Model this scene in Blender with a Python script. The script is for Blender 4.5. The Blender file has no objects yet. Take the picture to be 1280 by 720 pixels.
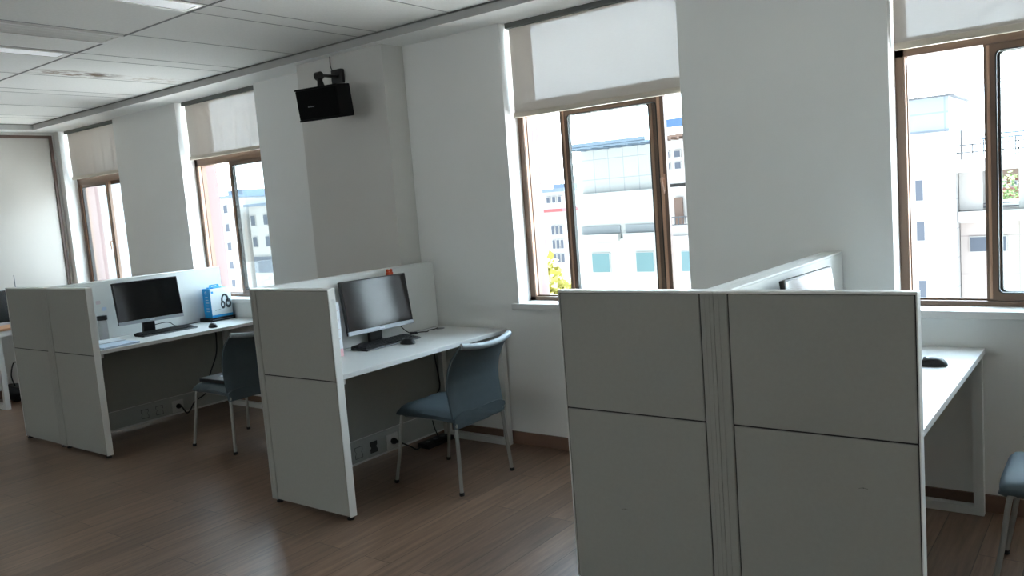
import bpy, bmesh, math, random
from mathutils import Vector, Matrix
random.seed(7)
S = bpy.context.scene
COL = S.collection
PI = math.pi

# ------------------------------------------------------------------ materials
def lin(c):
    return tuple(((v / 255.0) / 12.92) if v / 255.0 <= 0.04045 else (((v / 255.0) + 0.055) / 1.055) ** 2.4 for v in c)

def mat_base(name):
    m = bpy.data.materials.new(name); m.use_nodes = True
    nt = m.node_tree; nt.nodes.clear()
    out = nt.nodes.new('ShaderNodeOutputMaterial')
    return m, nt, out

def N(nt, kind, **kw):
    n = nt.nodes.new(kind)
    for k, v in kw.items():
        if k in n.inputs.keys(): n.inputs[k].default_value = v
        else: setattr(n, k, v)
    return n

def princ(name, srgb, rough=0.5, metal=0.0, var=0.05, scale=8.0, bump=0.0, bscale=200.0, spec=0.5, stretch=(1, 1, 1)):
    """paint/plastic/metal with a little procedural unevenness"""
    m, nt, out = mat_base(name)
    b = N(nt, 'ShaderNodeBsdfPrincipled')
    b.inputs['Roughness'].default_value = rough
    b.inputs['Metallic'].default_value = metal
    b.inputs['Specular IOR Level'].default_value = spec
    c = lin(srgb)
    tc = N(nt, 'ShaderNodeTexCoord')
    mp = N(nt, 'ShaderNodeMapping'); mp.inputs['Scale'].default_value = stretch
    nt.links.new(tc.outputs['Object'], mp.inputs['Vector'])
    nz = N(nt, 'ShaderNodeTexNoise'); nz.inputs['Scale'].default_value = scale; nz.inputs['Detail'].default_value = 4
    nt.links.new(mp.outputs[0], nz.inputs['Vector'])
    mx = N(nt, 'ShaderNodeMix', data_type='RGBA')
    mx.inputs[6].default_value = tuple(v * (1 - var) for v in c) + (1,)
    mx.inputs[7].default_value = tuple(min(1, v * (1 + var)) for v in c) + (1,)
    nt.links.new(nz.outputs['Fac'], mx.inputs[0])
    nt.links.new(mx.outputs[2], b.inputs['Base Color'])
    if bump:
        n2 = N(nt, 'ShaderNodeTexNoise'); n2.inputs['Scale'].default_value = bscale
        nt.links.new(mp.outputs[0], n2.inputs['Vector'])
        bp = N(nt, 'ShaderNodeBump'); bp.inputs['Strength'].default_value = bump; bp.inputs['Distance'].default_value = 0.002
        nt.links.new(n2.outputs['Fac'], bp.inputs['Height'])
        nt.links.new(bp.outputs[0], b.inputs['Normal'])
    nt.links.new(b.outputs[0], out.inputs[0])
    return m

def mat_floor():
    m, nt, out = mat_base('brown_wood_planks')
    b = N(nt, 'ShaderNodeBsdfPrincipled')
    tc = N(nt, 'ShaderNodeTexCoord')
    sp = N(nt, 'ShaderNodeSeparateXYZ'); nt.links.new(tc.outputs['Object'], sp.inputs[0])
    cb = N(nt, 'ShaderNodeCombineXYZ')
    nt.links.new(sp.outputs['Y'], cb.inputs['X']); nt.links.new(sp.outputs['X'], cb.inputs['Y'])
    br = N(nt, 'ShaderNodeTexBrick')
    br.offset = 0.37; br.offset_frequency = 2
    br.inputs['Color1'].default_value = (0, 0, 0, 1); br.inputs['Color2'].default_value = (1, 1, 1, 1)
    br.inputs['Mortar'].default_value = (0.5, 0.5, 0.5, 1)
    br.inputs['Scale'].default_value = 1.0
    br.inputs['Mortar Size'].default_value = 0.0015
    br.inputs['Brick Width'].default_value = 1.2
    br.inputs['Row Height'].default_value = 0.165
    nt.links.new(cb.outputs[0], br.inputs['Vector'])
    mp = N(nt, 'ShaderNodeMapping'); mp.inputs['Scale'].default_value = (1.1, 16, 1)
    nt.links.new(cb.outputs[0], mp.inputs['Vector'])
    add = N(nt, 'ShaderNodeVectorMath', operation='ADD')
    sc = N(nt, 'ShaderNodeVectorMath', operation='SCALE'); sc.inputs['Scale'].default_value = 7.0
    nt.links.new(br.outputs['Color'], sc.inputs[0])
    nt.links.new(mp.outputs[0], add.inputs[0]); nt.links.new(sc.outputs[0], add.inputs[1])
    nz = N(nt, 'ShaderNodeTexNoise'); nz.inputs['Scale'].default_value = 2.2; nz.inputs['Detail'].default_value = 9; nz.inputs['Roughness'].default_value = 0.65
    nt.links.new(add.outputs[0], nz.inputs['Vector'])
    rp = N(nt, 'ShaderNodeValToRGB')
    rp.color_ramp.elements[0].position = 0.3; rp.color_ramp.elements[0].color = lin((98, 76, 62)) + (1,)
    rp.color_ramp.elements[1].position = 0.72; rp.color_ramp.elements[1].color = lin((146, 119, 100)) + (1,)
    nt.links.new(nz.outputs['Fac'], rp.inputs[0])
    # each plank a little lighter or darker
    mx = N(nt, 'ShaderNodeMix', data_type='RGBA', blend_type='MULTIPLY'); mx.inputs[0].default_value = 1.0
    r2 = N(nt, 'ShaderNodeValToRGB')
    r2.color_ramp.elements[0].color = (0.80, 0.80, 0.80, 1); r2.color_ramp.elements[1].color = (1.06, 1.05, 1.04, 1)
    nt.links.new(br.outputs['Color'], r2.inputs[0])
    nt.links.new(rp.outputs[0], mx.inputs[6]); nt.links.new(r2.outputs[0], mx.inputs[7])
    m2 = N(nt, 'ShaderNodeMix', data_type='RGBA')
    m2.inputs[7].default_value = lin((60, 44, 36)) + (1,)
    nt.links.new(br.outputs['Fac'], m2.inputs[0]); nt.links.new(mx.outputs[2], m2.inputs[6])
    nt.links.new(m2.outputs[2], b.inputs['Base Color'])
    rr = N(nt, 'ShaderNodeMapRange'); rr.inputs['To Min'].default_value = 0.26; rr.inputs['To Max'].default_value = 0.42
    nt.links.new(nz.outputs['Fac'], rr.inputs['Value']); nt.links.new(rr.outputs[0], b.inputs['Roughness'])
    bp = N(nt, 'ShaderNodeBump'); bp.inputs['Strength'].default_value = 0.035; bp.inputs['Distance'].default_value = 0.001
    nt.links.new(nz.outputs['Fac'], bp.inputs['Height']); nt.links.new(bp.outputs[0], b.inputs['Normal'])
    nt.links.new(b.outputs[0], out.inputs[0])
    return m

def mat_ceiling():
    """mineral tile with two brown, flaking water stains (shapes of their own)"""
    m, nt, out = mat_base('grey_ceiling_tile')
    b = N(nt, 'ShaderNodeBsdfPrincipled'); b.inputs['Roughness'].default_value = 0.85
    tc = N(nt, 'ShaderNodeTexCoord')
    nz = N(nt, 'ShaderNodeTexNoise'); nz.inputs['Scale'].default_value = 60; nz.inputs['Detail'].default_value = 3
    nt.links.new(tc.outputs['Object'], nz.inputs['Vector'])
    base = N(nt, 'ShaderNodeMix', data_type='RGBA')
    base.inputs[6].default_value = lin((214, 213, 209)) + (1,); base.inputs[7].default_value = lin((228, 227, 223)) + (1,)
    nt.links.new(nz.outputs['Fac'], base.inputs[0])
    col = base.outputs[2]
    for (cx, cy, rx, ry, lo, amt, rgb) in ((-5.99, 2.93, 0.15, 0.36, 0.50, 0.85, (120, 92, 64)), (-6.0, 3.52, 0.13, 0.34, 0.54, 0.55, (150, 126, 100)), (-5.97, 3.06, 0.09, 0.2, 0.44, 0.8, (84, 60, 42))):
        mp = N(nt, 'ShaderNodeMapping'); mp.vector_type = 'POINT'
        mp.inputs['Location'].default_value = (-cx / rx, -cy / ry, 0); mp.inputs['Scale'].default_value = (1 / rx, 1 / ry, 0)
        nt.links.new(tc.outputs['Object'], mp.inputs['Vector'])
        ln = N(nt, 'ShaderNodeVectorMath', operation='LENGTH'); nt.links.new(mp.outputs[0], ln.inputs[0])
        mr = N(nt, 'ShaderNodeMapRange'); mr.inputs['From Min'].default_value = 1.1; mr.inputs['From Max'].default_value = 0.3
        nt.links.new(ln.outputs['Value'], mr.inputs['Value'])
        n2 = N(nt, 'ShaderNodeTexNoise'); n2.inputs['Scale'].default_value = 1.0; n2.inputs['Detail'].default_value = 6; n2.inputs['Roughness'].default_value = 0.6
        ms = N(nt, 'ShaderNodeMapping'); ms.inputs['Scale'].default_value = (26, 9, 1); ms.inputs['Rotation'].default_value = (0, 0, 0.5)
        nt.links.new(tc.outputs['Object'], ms.inputs['Vector']); nt.links.new(ms.outputs[0], n2.inputs['Vector'])
        m3 = N(nt, 'ShaderNodeMapRange'); m3.inputs['From Min'].default_value = lo; m3.inputs['From Max'].default_value = lo + 0.05
        nt.links.new(n2.outputs['Fac'], m3.inputs['Value'])
        mu = N(nt, 'ShaderNodeMath', operation='MULTIPLY'); nt.links.new(mr.outputs[0], mu.inputs[0]); nt.links.new(m3.outputs[0], mu.inputs[1])
        m4 = N(nt, 'ShaderNodeMath', operation='MULTIPLY'); m4.inputs[1].default_value = amt; nt.links.new(mu.outputs[0], m4.inputs[0])
        mx = N(nt, 'ShaderNodeMix', data_type='RGBA'); mx.inputs[7].default_value = lin(rgb) + (1,)
        nt.links.new(m4.outputs[0], mx.inputs[0]); nt.links.new(col, mx.inputs[6])
        col = mx.outputs[2]
    nt.links.new(col, b.inputs['Base Color']); nt.links.new(b.outputs[0], out.inputs[0])
    return m

def mat_blind(name, openness=0.158):
    """see-through screen fabric: holes, diffuse face, light glowing through"""
    m, nt, out = mat_base(name)
    tr = N(nt, 'ShaderNodeBsdfTransparent')
    df = N(nt, 'ShaderNodeBsdfDiffuse'); df.inputs['Color'].default_value = lin((205, 198, 190)) + (1,)
    tl = N(nt, 'ShaderNodeBsdfTranslucent'); tl.inputs['Color'].default_value = lin((214, 204, 194)) + (1,)
    tc = N(nt, 'ShaderNodeTexCoord'); nz = N(nt, 'ShaderNodeTexNoise'); nz.inputs['Scale'].default_value = 120
    mp = N(nt, 'ShaderNodeMapping'); mp.inputs['Scale'].default_value = (0.3, 1, 2)
    nt.links.new(tc.outputs['Object'], mp.inputs['Vector']); nt.links.new(mp.outputs[0], nz.inputs['Vector'])
    mr = N(nt, 'ShaderNodeMapRange'); mr.inputs['To Min'].default_value = openness * 0.85; mr.inputs['To Max'].default_value = openness * 1.15
    nt.links.new(nz.outputs['Fac'], mr.inputs['Value'])
    a = N(nt, 'ShaderNodeMixShader'); a.inputs[0].default_value = 0.03
    nt.links.new(df.outputs[0], a.inputs[1]); nt.links.new(tl.outputs[0], a.inputs[2])
    c = N(nt, 'ShaderNodeMixShader'); nt.links.new(mr.outputs[0], c.inputs[0])
    nt.links.new(a.outputs[0], c.inputs[1]); nt.links.new(tr.outputs[0], c.inputs[2])
    nt.links.new(c.outputs[0], out.inputs[0])
    return m

def mat_glass(name, tint=(1, 1, 1), refl=0.06):
    m, nt, out = mat_base(name)
    tr = N(nt, 'ShaderNodeBsdfTransparent'); tr.inputs['Color'].default_value = tint + (1,)
    gl = N(nt, 'ShaderNodeBsdfGlossy'); gl.inputs['Roughness'].default_value = 0.02
    fr = N(nt, 'ShaderNodeFresnel'); fr.inputs['IOR'].default_value = 1.22
    mr = N(nt, 'ShaderNodeMath', operation='MINIMUM'); mr.inputs[1].default_value = 0.15
    nt.links.new(fr.outputs[0], mr.inputs[0])
    c = N(nt, 'ShaderNodeMixShader'); nt.links.new(mr.outputs[0], c.inputs[0])
    nt.links.new(tr.outputs[0], c.inputs[1]); nt.links.new(gl.outputs[0], c.inputs[2])
    nt.links.new(c.outputs[0], out.inputs[0])
    return m

def mat_facade(name, srgb, joint, w, h, size=0.02):
    m, nt, out = mat_base(name)
    b = N(nt, 'ShaderNodeBsdfPrincipled'); b.inputs['Roughness'].default_value = 0.6
    tc = N(nt, 'ShaderNodeTexCoord'); sp = N(nt, 'ShaderNodeSeparateXYZ'); nt.links.new(tc.outputs['Object'], sp.inputs[0])
    ad = N(nt, 'ShaderNodeMath', operation='ADD'); nt.links.new(sp.outputs['X'], ad.inputs[0]); nt.links.new(sp.outputs['Y'], ad.inputs[1])
    cb = N(nt, 'ShaderNodeCombineXYZ'); nt.links.new(ad.outputs[0], cb.inputs['X']); nt.links.new(sp.outputs['Z'], cb.inputs['Y'])
    br = N(nt, 'ShaderNodeTexBrick'); br.offset = 0.0
    br.inputs['Scale'].default_value = 1; br.inputs['Brick Width'].default_value = w; br.inputs['Row Height'].default_value = h; br.inputs['Mortar Size'].default_value = size
    c = lin(srgb)
    br.inputs['Color1'].default_value = c + (1,); br.inputs['Color2'].default_value = tuple(v * 0.96 for v in c) + (1,); br.inputs['Mortar'].default_value = lin(joint) + (1,)
    nt.links.new(cb.outputs[0], br.inputs['Vector']); nt.links.new(br.outputs['Color'], b.inputs['Base Color'])
    nt.links.new(b.outputs[0], out.inputs[0])
    return m

def mat_lamp(name, srgb, e):
    m, nt, out = mat_base(name)
    b = N(nt, 'ShaderNodeBsdfPrincipled'); b.inputs['Base Color'].default_value = lin(srgb) + (1,); b.inputs['Roughness'].default_value = 0.4
    b.inputs['Emission Color'].default_value = (0.93, 0.97, 1, 1); b.inputs['Emission Strength'].default_value = e
    nt.links.new(b.outputs[0], out.inputs[0])
    return m

M = {}
M['wall'] = princ('white_wall_paint', (228, 228, 225), 0.85, var=0.025, scale=2.5, bump=0.12, bscale=220)
M['pillar'] = princ('warm_grey_pillar_paint', (208, 206, 201), 0.85, var=0.025, scale=2.5, bump=0.12, bscale=220)
M['floor'] = mat_floor()
M['ceiling'] = mat_ceiling()
M['grid'] = princ('dark_ceiling_joint', (112, 112, 108), 0.7)
M['gridlight'] = princ('light_ceiling_joint', (142, 142, 138), 0.7)
M['soffit'] = princ('white_plaster_soffit', (238, 238, 235), 0.8, var=0.02)
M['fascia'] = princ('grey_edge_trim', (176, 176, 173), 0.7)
M['baseboard'] = princ('brown_baseboard', (120, 92, 76), 0.5, var=0.12, scale=4, stretch=(1, 8, 8))
M['brownframe'] = princ('brown_aluminium', (104, 80, 62), 0.4, var=0.06, spec=0.5)
M['tanframe'] = princ('tan_aluminium', (176, 138, 112), 0.45, var=0.05)
M['gasket'] = princ('black_gasket', (34, 34, 33), 0.7)
M['sill'] = princ('white_sill_stone', (220, 219, 216), 0.5, var=0.03)
M['pinkwall'] = princ('pink_brown_outside_render', (108, 92, 90), 0.8, var=0.02)
M['panel'] = princ('light_grey_panel_cloth', (160, 161, 154), 0.85, var=0.05, scale=60, bump=0.25, bscale=700)
M['frame'] = princ('pale_grey_aluminium', (172, 175, 171), 0.5, var=0.03)
M['edgelit'] = princ('lit_panel_edge', (236, 237, 234), 0.35, var=0.02)  # whitened to carry the window light on panel edges and caps
M['whitepanel'] = princ('white_back_panel', (222, 223, 220), 0.55, var=0.02)
M['desk'] = princ('white_desk_laminate', (216, 217, 216), 0.36, var=0.015, spec=0.4)
M['whitesteel'] = princ('white_painted_steel', (216, 217, 214), 0.45, var=0.02)
M['chrome'] = princ('silver_grey_steel', (160, 160, 156), 0.4, metal=0.4, var=0.04)
M['chair'] = princ('slate_grey_stretch_cloth', (66, 78, 84), 0.62, var=0.12, scale=30, bump=0.2, bscale=500)
M['chairedge'] = princ('grey_chair_top_cloth', (150, 160, 166), 0.55, var=0.06, scale=30)
M['black'] = princ('black_plastic', (22, 22, 23), 0.45, var=0.1)
M['blackmatt'] = princ('black_speaker_box', (9, 9, 9), 0.7, var=0.1, spec=0.2)
M['grillecloth'] = princ('black_grille_cloth', (7, 7, 7), 0.8, var=0.1, spec=0.15)
M['screen'] = princ('dark_screen', (8, 8, 10), 0.13, var=0.0, spec=0.42)
M['chin'] = princ('silver_monitor_chin', (165, 170, 176), 0.35, metal=0.3)
M['keys'] = princ('black_key_caps', (30, 30, 33), 0.5)
M['grey'] = princ('grey_plastic', (120, 124, 128), 0.5)
M['paper'] = princ('white_paper', (226, 230, 236), 0.8, var=0.03)
M['bluepaper'] = princ('pale_blue_paper', (196, 210, 228), 0.8, var=0.05)
M['boxblue'] = princ('bright_blue_card', (24, 152, 216), 0.45, var=0.03)
M['boxwhite'] = princ('white_glossy_card', (218, 226, 230), 0.35, var=0.02)
M['darkprint'] = princ('dark_grey_print', (62, 68, 76), 0.5)
M['bottle'] = princ('frosted_bottle_plastic', (206, 204, 204), 0.3)
M['bottle'].node_tree.nodes['Principled BSDF'].inputs['Alpha'].default_value = 0.62
M['pink'] = princ('pink_card', (226, 178, 182), 0.7)
M['palepink'] = princ('pale_pink_print', (212, 196, 198), 0.7)
M['orange'] = princ('orange_red_felt', (196, 74, 38), 0.8)
M['cable'] = princ('black_cable', (26, 26, 28), 0.5)
M['socket'] = princ('white_socket_plastic', (206, 207, 203), 0.45)
M['sockline'] = princ('dark_cutout_line', (48, 50, 48), 0.7)
M['wood'] = princ('orange_wood_edge', (188, 140, 104), 0.5, var=0.12, scale=5, stretch=(8, 1, 8))
M['whiteboard'] = princ('white_board_face', (182, 179, 173), 0.4, var=0.02)
M['boardframe'] = princ('brown_board_frame', (96, 78, 70), 0.5)
M['lamp'] = mat_lamp('white_lamp_diffuser', (235, 238, 240), 0.25)
M['alu'] = princ('bright_aluminium', (222, 220, 215), 0.35, metal=0.2)
M['slot'] = princ('dark_air_slot', (84, 86, 84), 0.6)
M['glass'] = mat_glass('window_glass', (0.97, 0.985, 0.98))
M['blind'] = mat_blind('beige_screen_blind')
M['headrail'] = princ('dark_grey_headrail', (96, 98, 94), 0.6)
M['rail'] = princ('beige_blind_rail', (190, 180, 164), 0.5)
# outdoors
M['facade'] = mat_facade('white_tile_facade', (172, 171, 169), (148, 149, 150), 1.05, 1.25, 0.03)
M['facadep'] = mat_facade('pinkish_white_facade', (176, 166, 161), (154, 144, 140), 2.6, 1.9, 0.03)
M['plain'] = princ('white_render', (176, 174, 171), 0.8, var=0.03)
M['plainpale'] = princ('grey_outside_render', (122, 127, 130), 0.8, var=0.02)
M['roofgrey'] = princ('blue_grey_roof_metal', (96, 112, 128), 0.6)
M['roofbrown'] = princ('brown_roof_edge', (98, 80, 70), 0.7)
M['teal'] = princ('teal_window_glass', (92, 122, 126), 0.5, var=0.12, scale=1.5)
M['bluewin'] = princ('blue_window_glass', (64, 94, 128), 0.5)
M['greywin'] = princ('grey_window_glass', (74, 82, 94), 0.5)
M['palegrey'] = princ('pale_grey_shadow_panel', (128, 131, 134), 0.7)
M['rail2'] = princ('grey_roof_rail', (76, 80, 84), 0.5)
M['leafy'] = princ('yellow_green_leaves', (140, 136, 62), 0.7, var=0.35, scale=3)
M['leafg'] = princ('green_leaves', (78, 104, 50), 0.7, var=0.35, scale=3)
M['bark'] = princ('brown_bark', (96, 80, 66), 0.9)
M['brick'] = mat_facade('red_brick', (130, 76, 68), (140, 124, 116), 0.5, 0.25, 0.03)
M['ground'] = princ('grey_paving', (140, 142, 142), 0.9, var=0.08, scale=0.3)
M['bouncer'] = princ('white_bounce_slab', (240, 240, 238), 0.8, var=0.03)  # white so the added slab throws daylight upwards
M['redsign'] = princ('red_roof_band', (150, 72, 74), 0.7)

# ------------------------------------------------------------------ mesh helpers
class MB:
    def __init__(self): self.bm = bmesh.new()
    def box(self, x0, x1, y0, y1, z0, z1, bev=0.0, seg=2, mtx=None):
        t = bmesh.new(); bmesh.ops.create_cube(t, size=1)
        for v in t.verts:
            v.co = Vector(((x0 + x1) / 2 + v.co.x * (x1 - x0), (y0 + y1) / 2 + v.co.y * (y1 - y0), (z0 + z1) / 2 + v.co.z * (z1 - z0)))
        if bev: bmesh.ops.bevel(t, geom=t.edges[:], offset=bev, segments=seg, profile=0.5, affect='EDGES')
        self._merge(t, mtx); return self
    def _merge(self, t, mtx=None):
        if mtx is not None: bmesh.ops.transform(t, matrix=mtx, verts=t.verts[:])
        me = bpy.data.meshes.new('tmp'); t.to_mesh(me); t.free(); self.bm.from_mesh(me); bpy.data.meshes.remove(me)
    def tube(self, pts, r, n=10, closed=False):
        pts = [Vector(p) for p in pts]; rs = r if isinstance(r, (list, tuple)) else [r] * len(pts)
        rings = []; k = len(pts); ref = None
        for i, p in enumerate(pts):
            a = pts[(i - 1) % k] if (closed or i > 0) else p
            b = pts[(i + 1) % k] if (closed or i < k - 1) else p
            d = (b - a).normalized()
            if ref is None: ref = Vector((0, 0, 1)) if abs(d.z) < 0.9 else Vector((1, 0, 0))
            u = (ref - d * ref.dot(d)).normalized(); w = d.cross(u); ref = u
            rings.append([self.bm.verts.new(p + (u * math.cos(2 * PI * j / n) + w * math.sin(2 * PI * j / n)) * rs[i]) for j in range(n)])
        m = k if closed else k - 1
        for i in range(m):
            A, B = rings[i], rings[(i + 1) % k]
            for j in range(n): self.bm.faces.new((A[j], A[(j + 1) % n], B[(j + 1) % n], B[j]))
        if not closed:
            self.bm.faces.new(rings[0][::-1]); self.bm.faces.new(rings[-1])
        return self
    def lathe(self, prof, n=24, c=(0, 0, 0)):
        rings = []
        for (r, z) in prof:
            rings.append([self.bm.verts.new((c[0] + r * math.cos(2 * PI * j / n), c[1] + r * math.sin(2 * PI * j / n), c[2] + z)) for j in range(n)])
        for A, B in zip(rings, rings[1:]):
            for j in range(n): self.bm.faces.new((A[j], A[(j + 1) % n], B[(j + 1) % n], B[j]))
        self.bm.faces.new(rings[0][::-1]); self.bm.faces.new(rings[-1])
        return self
    def prism(self, poly, axis, a, b):
        """poly of 2d points extruded along axis ('x','y','z') from a to b"""
        def P(p, t):
            return {'x': (t, p[0], p[1]), 'y': (p[0], t, p[1]), 'z': (p[0], p[1], t)}[axis]
        A = [self.bm.verts.new(P(p, a)) for p in poly]; B = [self.bm.verts.new(P(p, b)) for p in poly]
        n = len(poly); self.bm.faces.new(A); self.bm.faces.new(B[::-1])
        for i in range(n): self.bm.faces.new((A[i], B[i], B[(i + 1) % n], A[(i + 1) % n]))
        return self
    def ring(self, outer, inner, axis, a, b):
        """flat frame between two matching outlines, extruded"""
        def P(p, t):
            return {'x': (t, p[0], p[1]), 'y': (p[0], t, p[1]), 'z': (p[0], p[1], t)}[axis]
        n = len(outer); V = [[self.bm.verts.new(P(p, t)) for p in o] for (o, t) in ((outer, a), (inner, a), (inner, b), (outer, b))]
        for k in range(4):
            A, B = V[k], V[(k + 1) % 4]
            for i in range(n): self.bm.faces.new((A[i], A[(i + 1) % n], B[(i + 1) % n], B[i]))
        return self
    def grid(self, f, nu, nv, thick=None):
        """closed slab from a front surface f(u,v)->(front,back)"""
        F = [[self.bm.verts.new(f(i / nu, j / nv)[0]) for j in range(nv + 1)] for i in range(nu + 1)]
        B = [[self.bm.verts.new(f(i / nu, j / nv)[1]) for j in range(nv + 1)] for i in range(nu + 1)]
        for i in range(nu):
            for j in range(nv):
                self.bm.faces.new((F[i][j], F[i + 1][j], F[i + 1][j + 1], F[i][j + 1]))
                self.bm.faces.new((B[i][j + 1], B[i + 1][j + 1], B[i + 1][j], B[i][j]))
        for i in range(nu):
            self.bm.faces.new((F[i + 1][0], F[i][0], B[i][0], B[i + 1][0])); self.bm.faces.new((F[i][nv], F[i + 1][nv], B[i + 1][nv], B[i][nv]))
        for j in range(nv):
            self.bm.faces.new((F[0][j], F[0][j + 1], B[0][j + 1], B[0][j])); self.bm.faces.new((F[nu][j + 1], F[nu][j], B[nu][j], B[nu][j + 1]))
        return self
    def build(self, name, mat, parent=None, smooth=None, mtx=None, sub=0):
        if mtx is not None: bmesh.ops.transform(self.bm, matrix=mtx, verts=self.bm.verts[:])
        bmesh.ops.recalc_face_normals(self.bm, faces=self.bm.faces[:])
        me = bpy.data.meshes.new(name); self.bm.to_mesh(me); self.bm.free()
        me.materials.append(mat)
        if smooth is not None:
            for p in me.polygons: p.use_smooth = True
            me.set_sharp_from_angle(angle=math.radians(smooth))
        o = bpy.data.objects.new(name, me); COL.objects.link(o)
        if parent is not None: o.parent = parent
        if sub:
            md = o.modifiers.new('subsurf', 'SUBSURF'); md.levels = sub; md.render_levels = sub
        return o

def tag(o, label, cat, group=None, kind=None):
    o['label'] = label; o['category'] = cat
    if group: o['group'] = group
    if kind: o['kind'] = kind
    return o
def thing(name, label, cat, loc=(0, 0, 0), rz=0.0, group=None, kind=None):
    o = bpy.data.objects.new(name, None); COL.objects.link(o); o.location = loc; o.rotation_euler = (0, 0, rz)
    o.empty_display_size = 0.1
    return tag(o, label, cat, group, kind)
def copy_tree(o, parent=None):
    kids = list(o.children); c = o.copy(); COL.objects.link(c)
    if parent is not None: c.parent = parent
    for k in kids: copy_tree(k, c)
    return c
def rrect(x0, x1, z0, z1, r, n=5):
    pts = []
    for (cx, cz, a) in ((x1 - r, z1 - r, 0), (x0 + r, z1 - r, 90), (x0 + r, z0 + r, 180), (x1 - r, z0 + r, 270)):
        for k in range(n + 1):
            t = math.radians(a + 90 * k / n); pts.append((cx + r * math.cos(t), cz + r * math.sin(t)))
    return pts
def rotz(a): return Matrix.Rotation(a, 4, 'Z')
def smoothpath(pts, k=6):
    P = [Vector(p) for p in pts]; out = []
    for i in range(len(P) - 1):
        p0 = P[max(i - 1, 0)]; p1 = P[i]; p2 = P[i + 1]; p3 = P[min(i + 2, len(P) - 1)]
        for j in range(k):
            t = j / k
            out.append(0.5 * ((2 * p1) + (p2 - p0) * t + (2 * p0 - 5 * p1 + 4 * p2 - p3) * t * t + (3 * p1 - p0 - 3 * p2 + p3) * t ** 3))
    out.append(P[-1]); return out

# ------------------------------------------------------------------ room shell
W = 4.095            # inner face of the window wall
WO = 4.44            # its outer face
XL, XR, YB = -9.0, 5.2, -4.2
CZ = 2.70            # ceiling
WIN = [(-8.90, -7.78), (-6.69, -5.55), (-3.085, -1.91), (-0.885, 0.285), (1.32, 2.49), (3.52, 4.69)]
ZS = 0.885           # wall height under sills

def struct(o, label, cat): return tag(o, label, cat, kind='structure')

m = MB(); m.box(XL - 0.3, XR + 0.3, YB - 0.3, WO, -0.15, 0)
struct(m.build('floor', M['floor']), 'brown wood plank floor', 'floor')

ceil = struct(MB().box(XL - 0.3, XR + 0.3, YB - 0.3, WO, CZ, 2.95).build('ceiling', M['ceiling']), 'grey tiled suspended ceiling with brown water stain', 'ceiling')
g = MB()
g.box(XL, XR, 2.608, 2.623, CZ - 0.002, CZ + 0.01)
for y in (1.40, 0.18, -1.04, -2.26): g.box(XL, XR, y - 0.007, y + 0.007, CZ - 0.002, CZ + 0.01)
g.build('ceiling_joint', M['grid'], ceil)
g = MB()
for k in range(-3, 9):
    x0 = -3.84 - 1.445 * k
    for x in (x0, x0 - 0.175, x0 - 0.83):
        if XL < x < XR: g.box(x - 0.004, x + 0.004, YB, 3.82, CZ - 0.0015, CZ + 0.01)
g.build('ceiling_joint', M['gridlight'], ceil)

# window wall: low wall, piers between the windows, lintel; an inner and an outer leaf
def leaf(y0, y1, mat, name):
    m = MB(); m.box(XL - 0.3, XR + 0.3, y0, y1, 0 if y0 < 4.2 else -0.1, ZS)
    xs = [XL - 0.3] + [v for w in WIN for v in w] + [XR + 0.3]
    for a, b in zip(xs[0::2], xs[1::2]): m.box(a, b, y0, y1, ZS, CZ)
    return m.build(name, mat)
wb = struct(leaf(W, 4.30, M['wall'], 'wall_back'), 'white painted window wall', 'wall')
o = leaf(4.30, WO, M['pinkwall'], 'wall_outside'); o.name = 'wall_north'
struct(o, 'pinkish outside face of the window wall', 'wall')
struct(MB().box(-4.765, -3.90, 3.90, W + 0.01, 0, CZ).build('pillar', M['pillar']), 'white square pillar between two windows, loudspeaker hanging on it', 'pillar')
struct(MB().box(XL - 0.3, XL, YB - 0.3, WO, 0, CZ).build('wall_left', M['wall']), 'white far end wall', 'wall')
struct(MB().box(XR, XR + 0.3, YB - 0.3, WO, 0, CZ).build('wall_right', M['wall']), 'white end wall outside the frame', 'wall')
m = MB(); m.box(XL, XR, YB - 0.3, YB, 0, 0.9); m.box(XL, XR, YB - 0.3, YB, 2.6, CZ)
BW = [(-6.2, -4.6), (-3.6, -1.6)]  # openings added to let fill light in from behind
xs = [XL] + [v for w in BW for v in w] + [XR]
for a, b in zip(xs[0::2], xs[1::2]): m.box(a, b, YB - 0.3, YB, 0.9, 2.6)
struct(m.build('wall_front', M['wall']), 'white wall behind the viewer with openings added for fill light', 'wall')
struct(MB().box(XL - 0.3, XR + 0.3, YB - 4.5, YB - 0.3, 2.66, 2.95).build('sky_blocker', M['soffit']), 'unseen slab added outside the wall behind the viewer to block sky', 'roof')  # added slab, unseen, keeps sun and high sky out of the rear openings
# soffit box under the ceiling along window wall and far wall
m = MB(); m.box(XL, XR, 3.824, W + 0.10, 2.645, CZ); m.box(XL, XL + 0.186, YB, 3.824, 2.645, CZ)
ledge = m.build('trim_1', M['soffit'])
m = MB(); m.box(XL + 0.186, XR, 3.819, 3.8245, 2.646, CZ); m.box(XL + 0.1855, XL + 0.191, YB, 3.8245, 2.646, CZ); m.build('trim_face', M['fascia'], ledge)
struct(ledge, 'white boxed ledge running under the ceiling edge', 'trim')
m = MB(); m.box(XL, XR, 3.812, 3.82, CZ - 0.008, CZ); m.box(XL + 0.19, XL + 0.198, YB, 3.82, CZ - 0.008, CZ)
struct(m.build('trim_2', M['grid']), 'dark strip painted as the shadow between ceiling and boxed ledge', 'trim')  # dark strip paints the shadow line under the ceiling
m = MB()
for a, b in ((XL, -4.765), (-3.90, XR)): m.box(a, b, 4.081, W + 0.005, 0, 0.08, 0.002)
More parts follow.
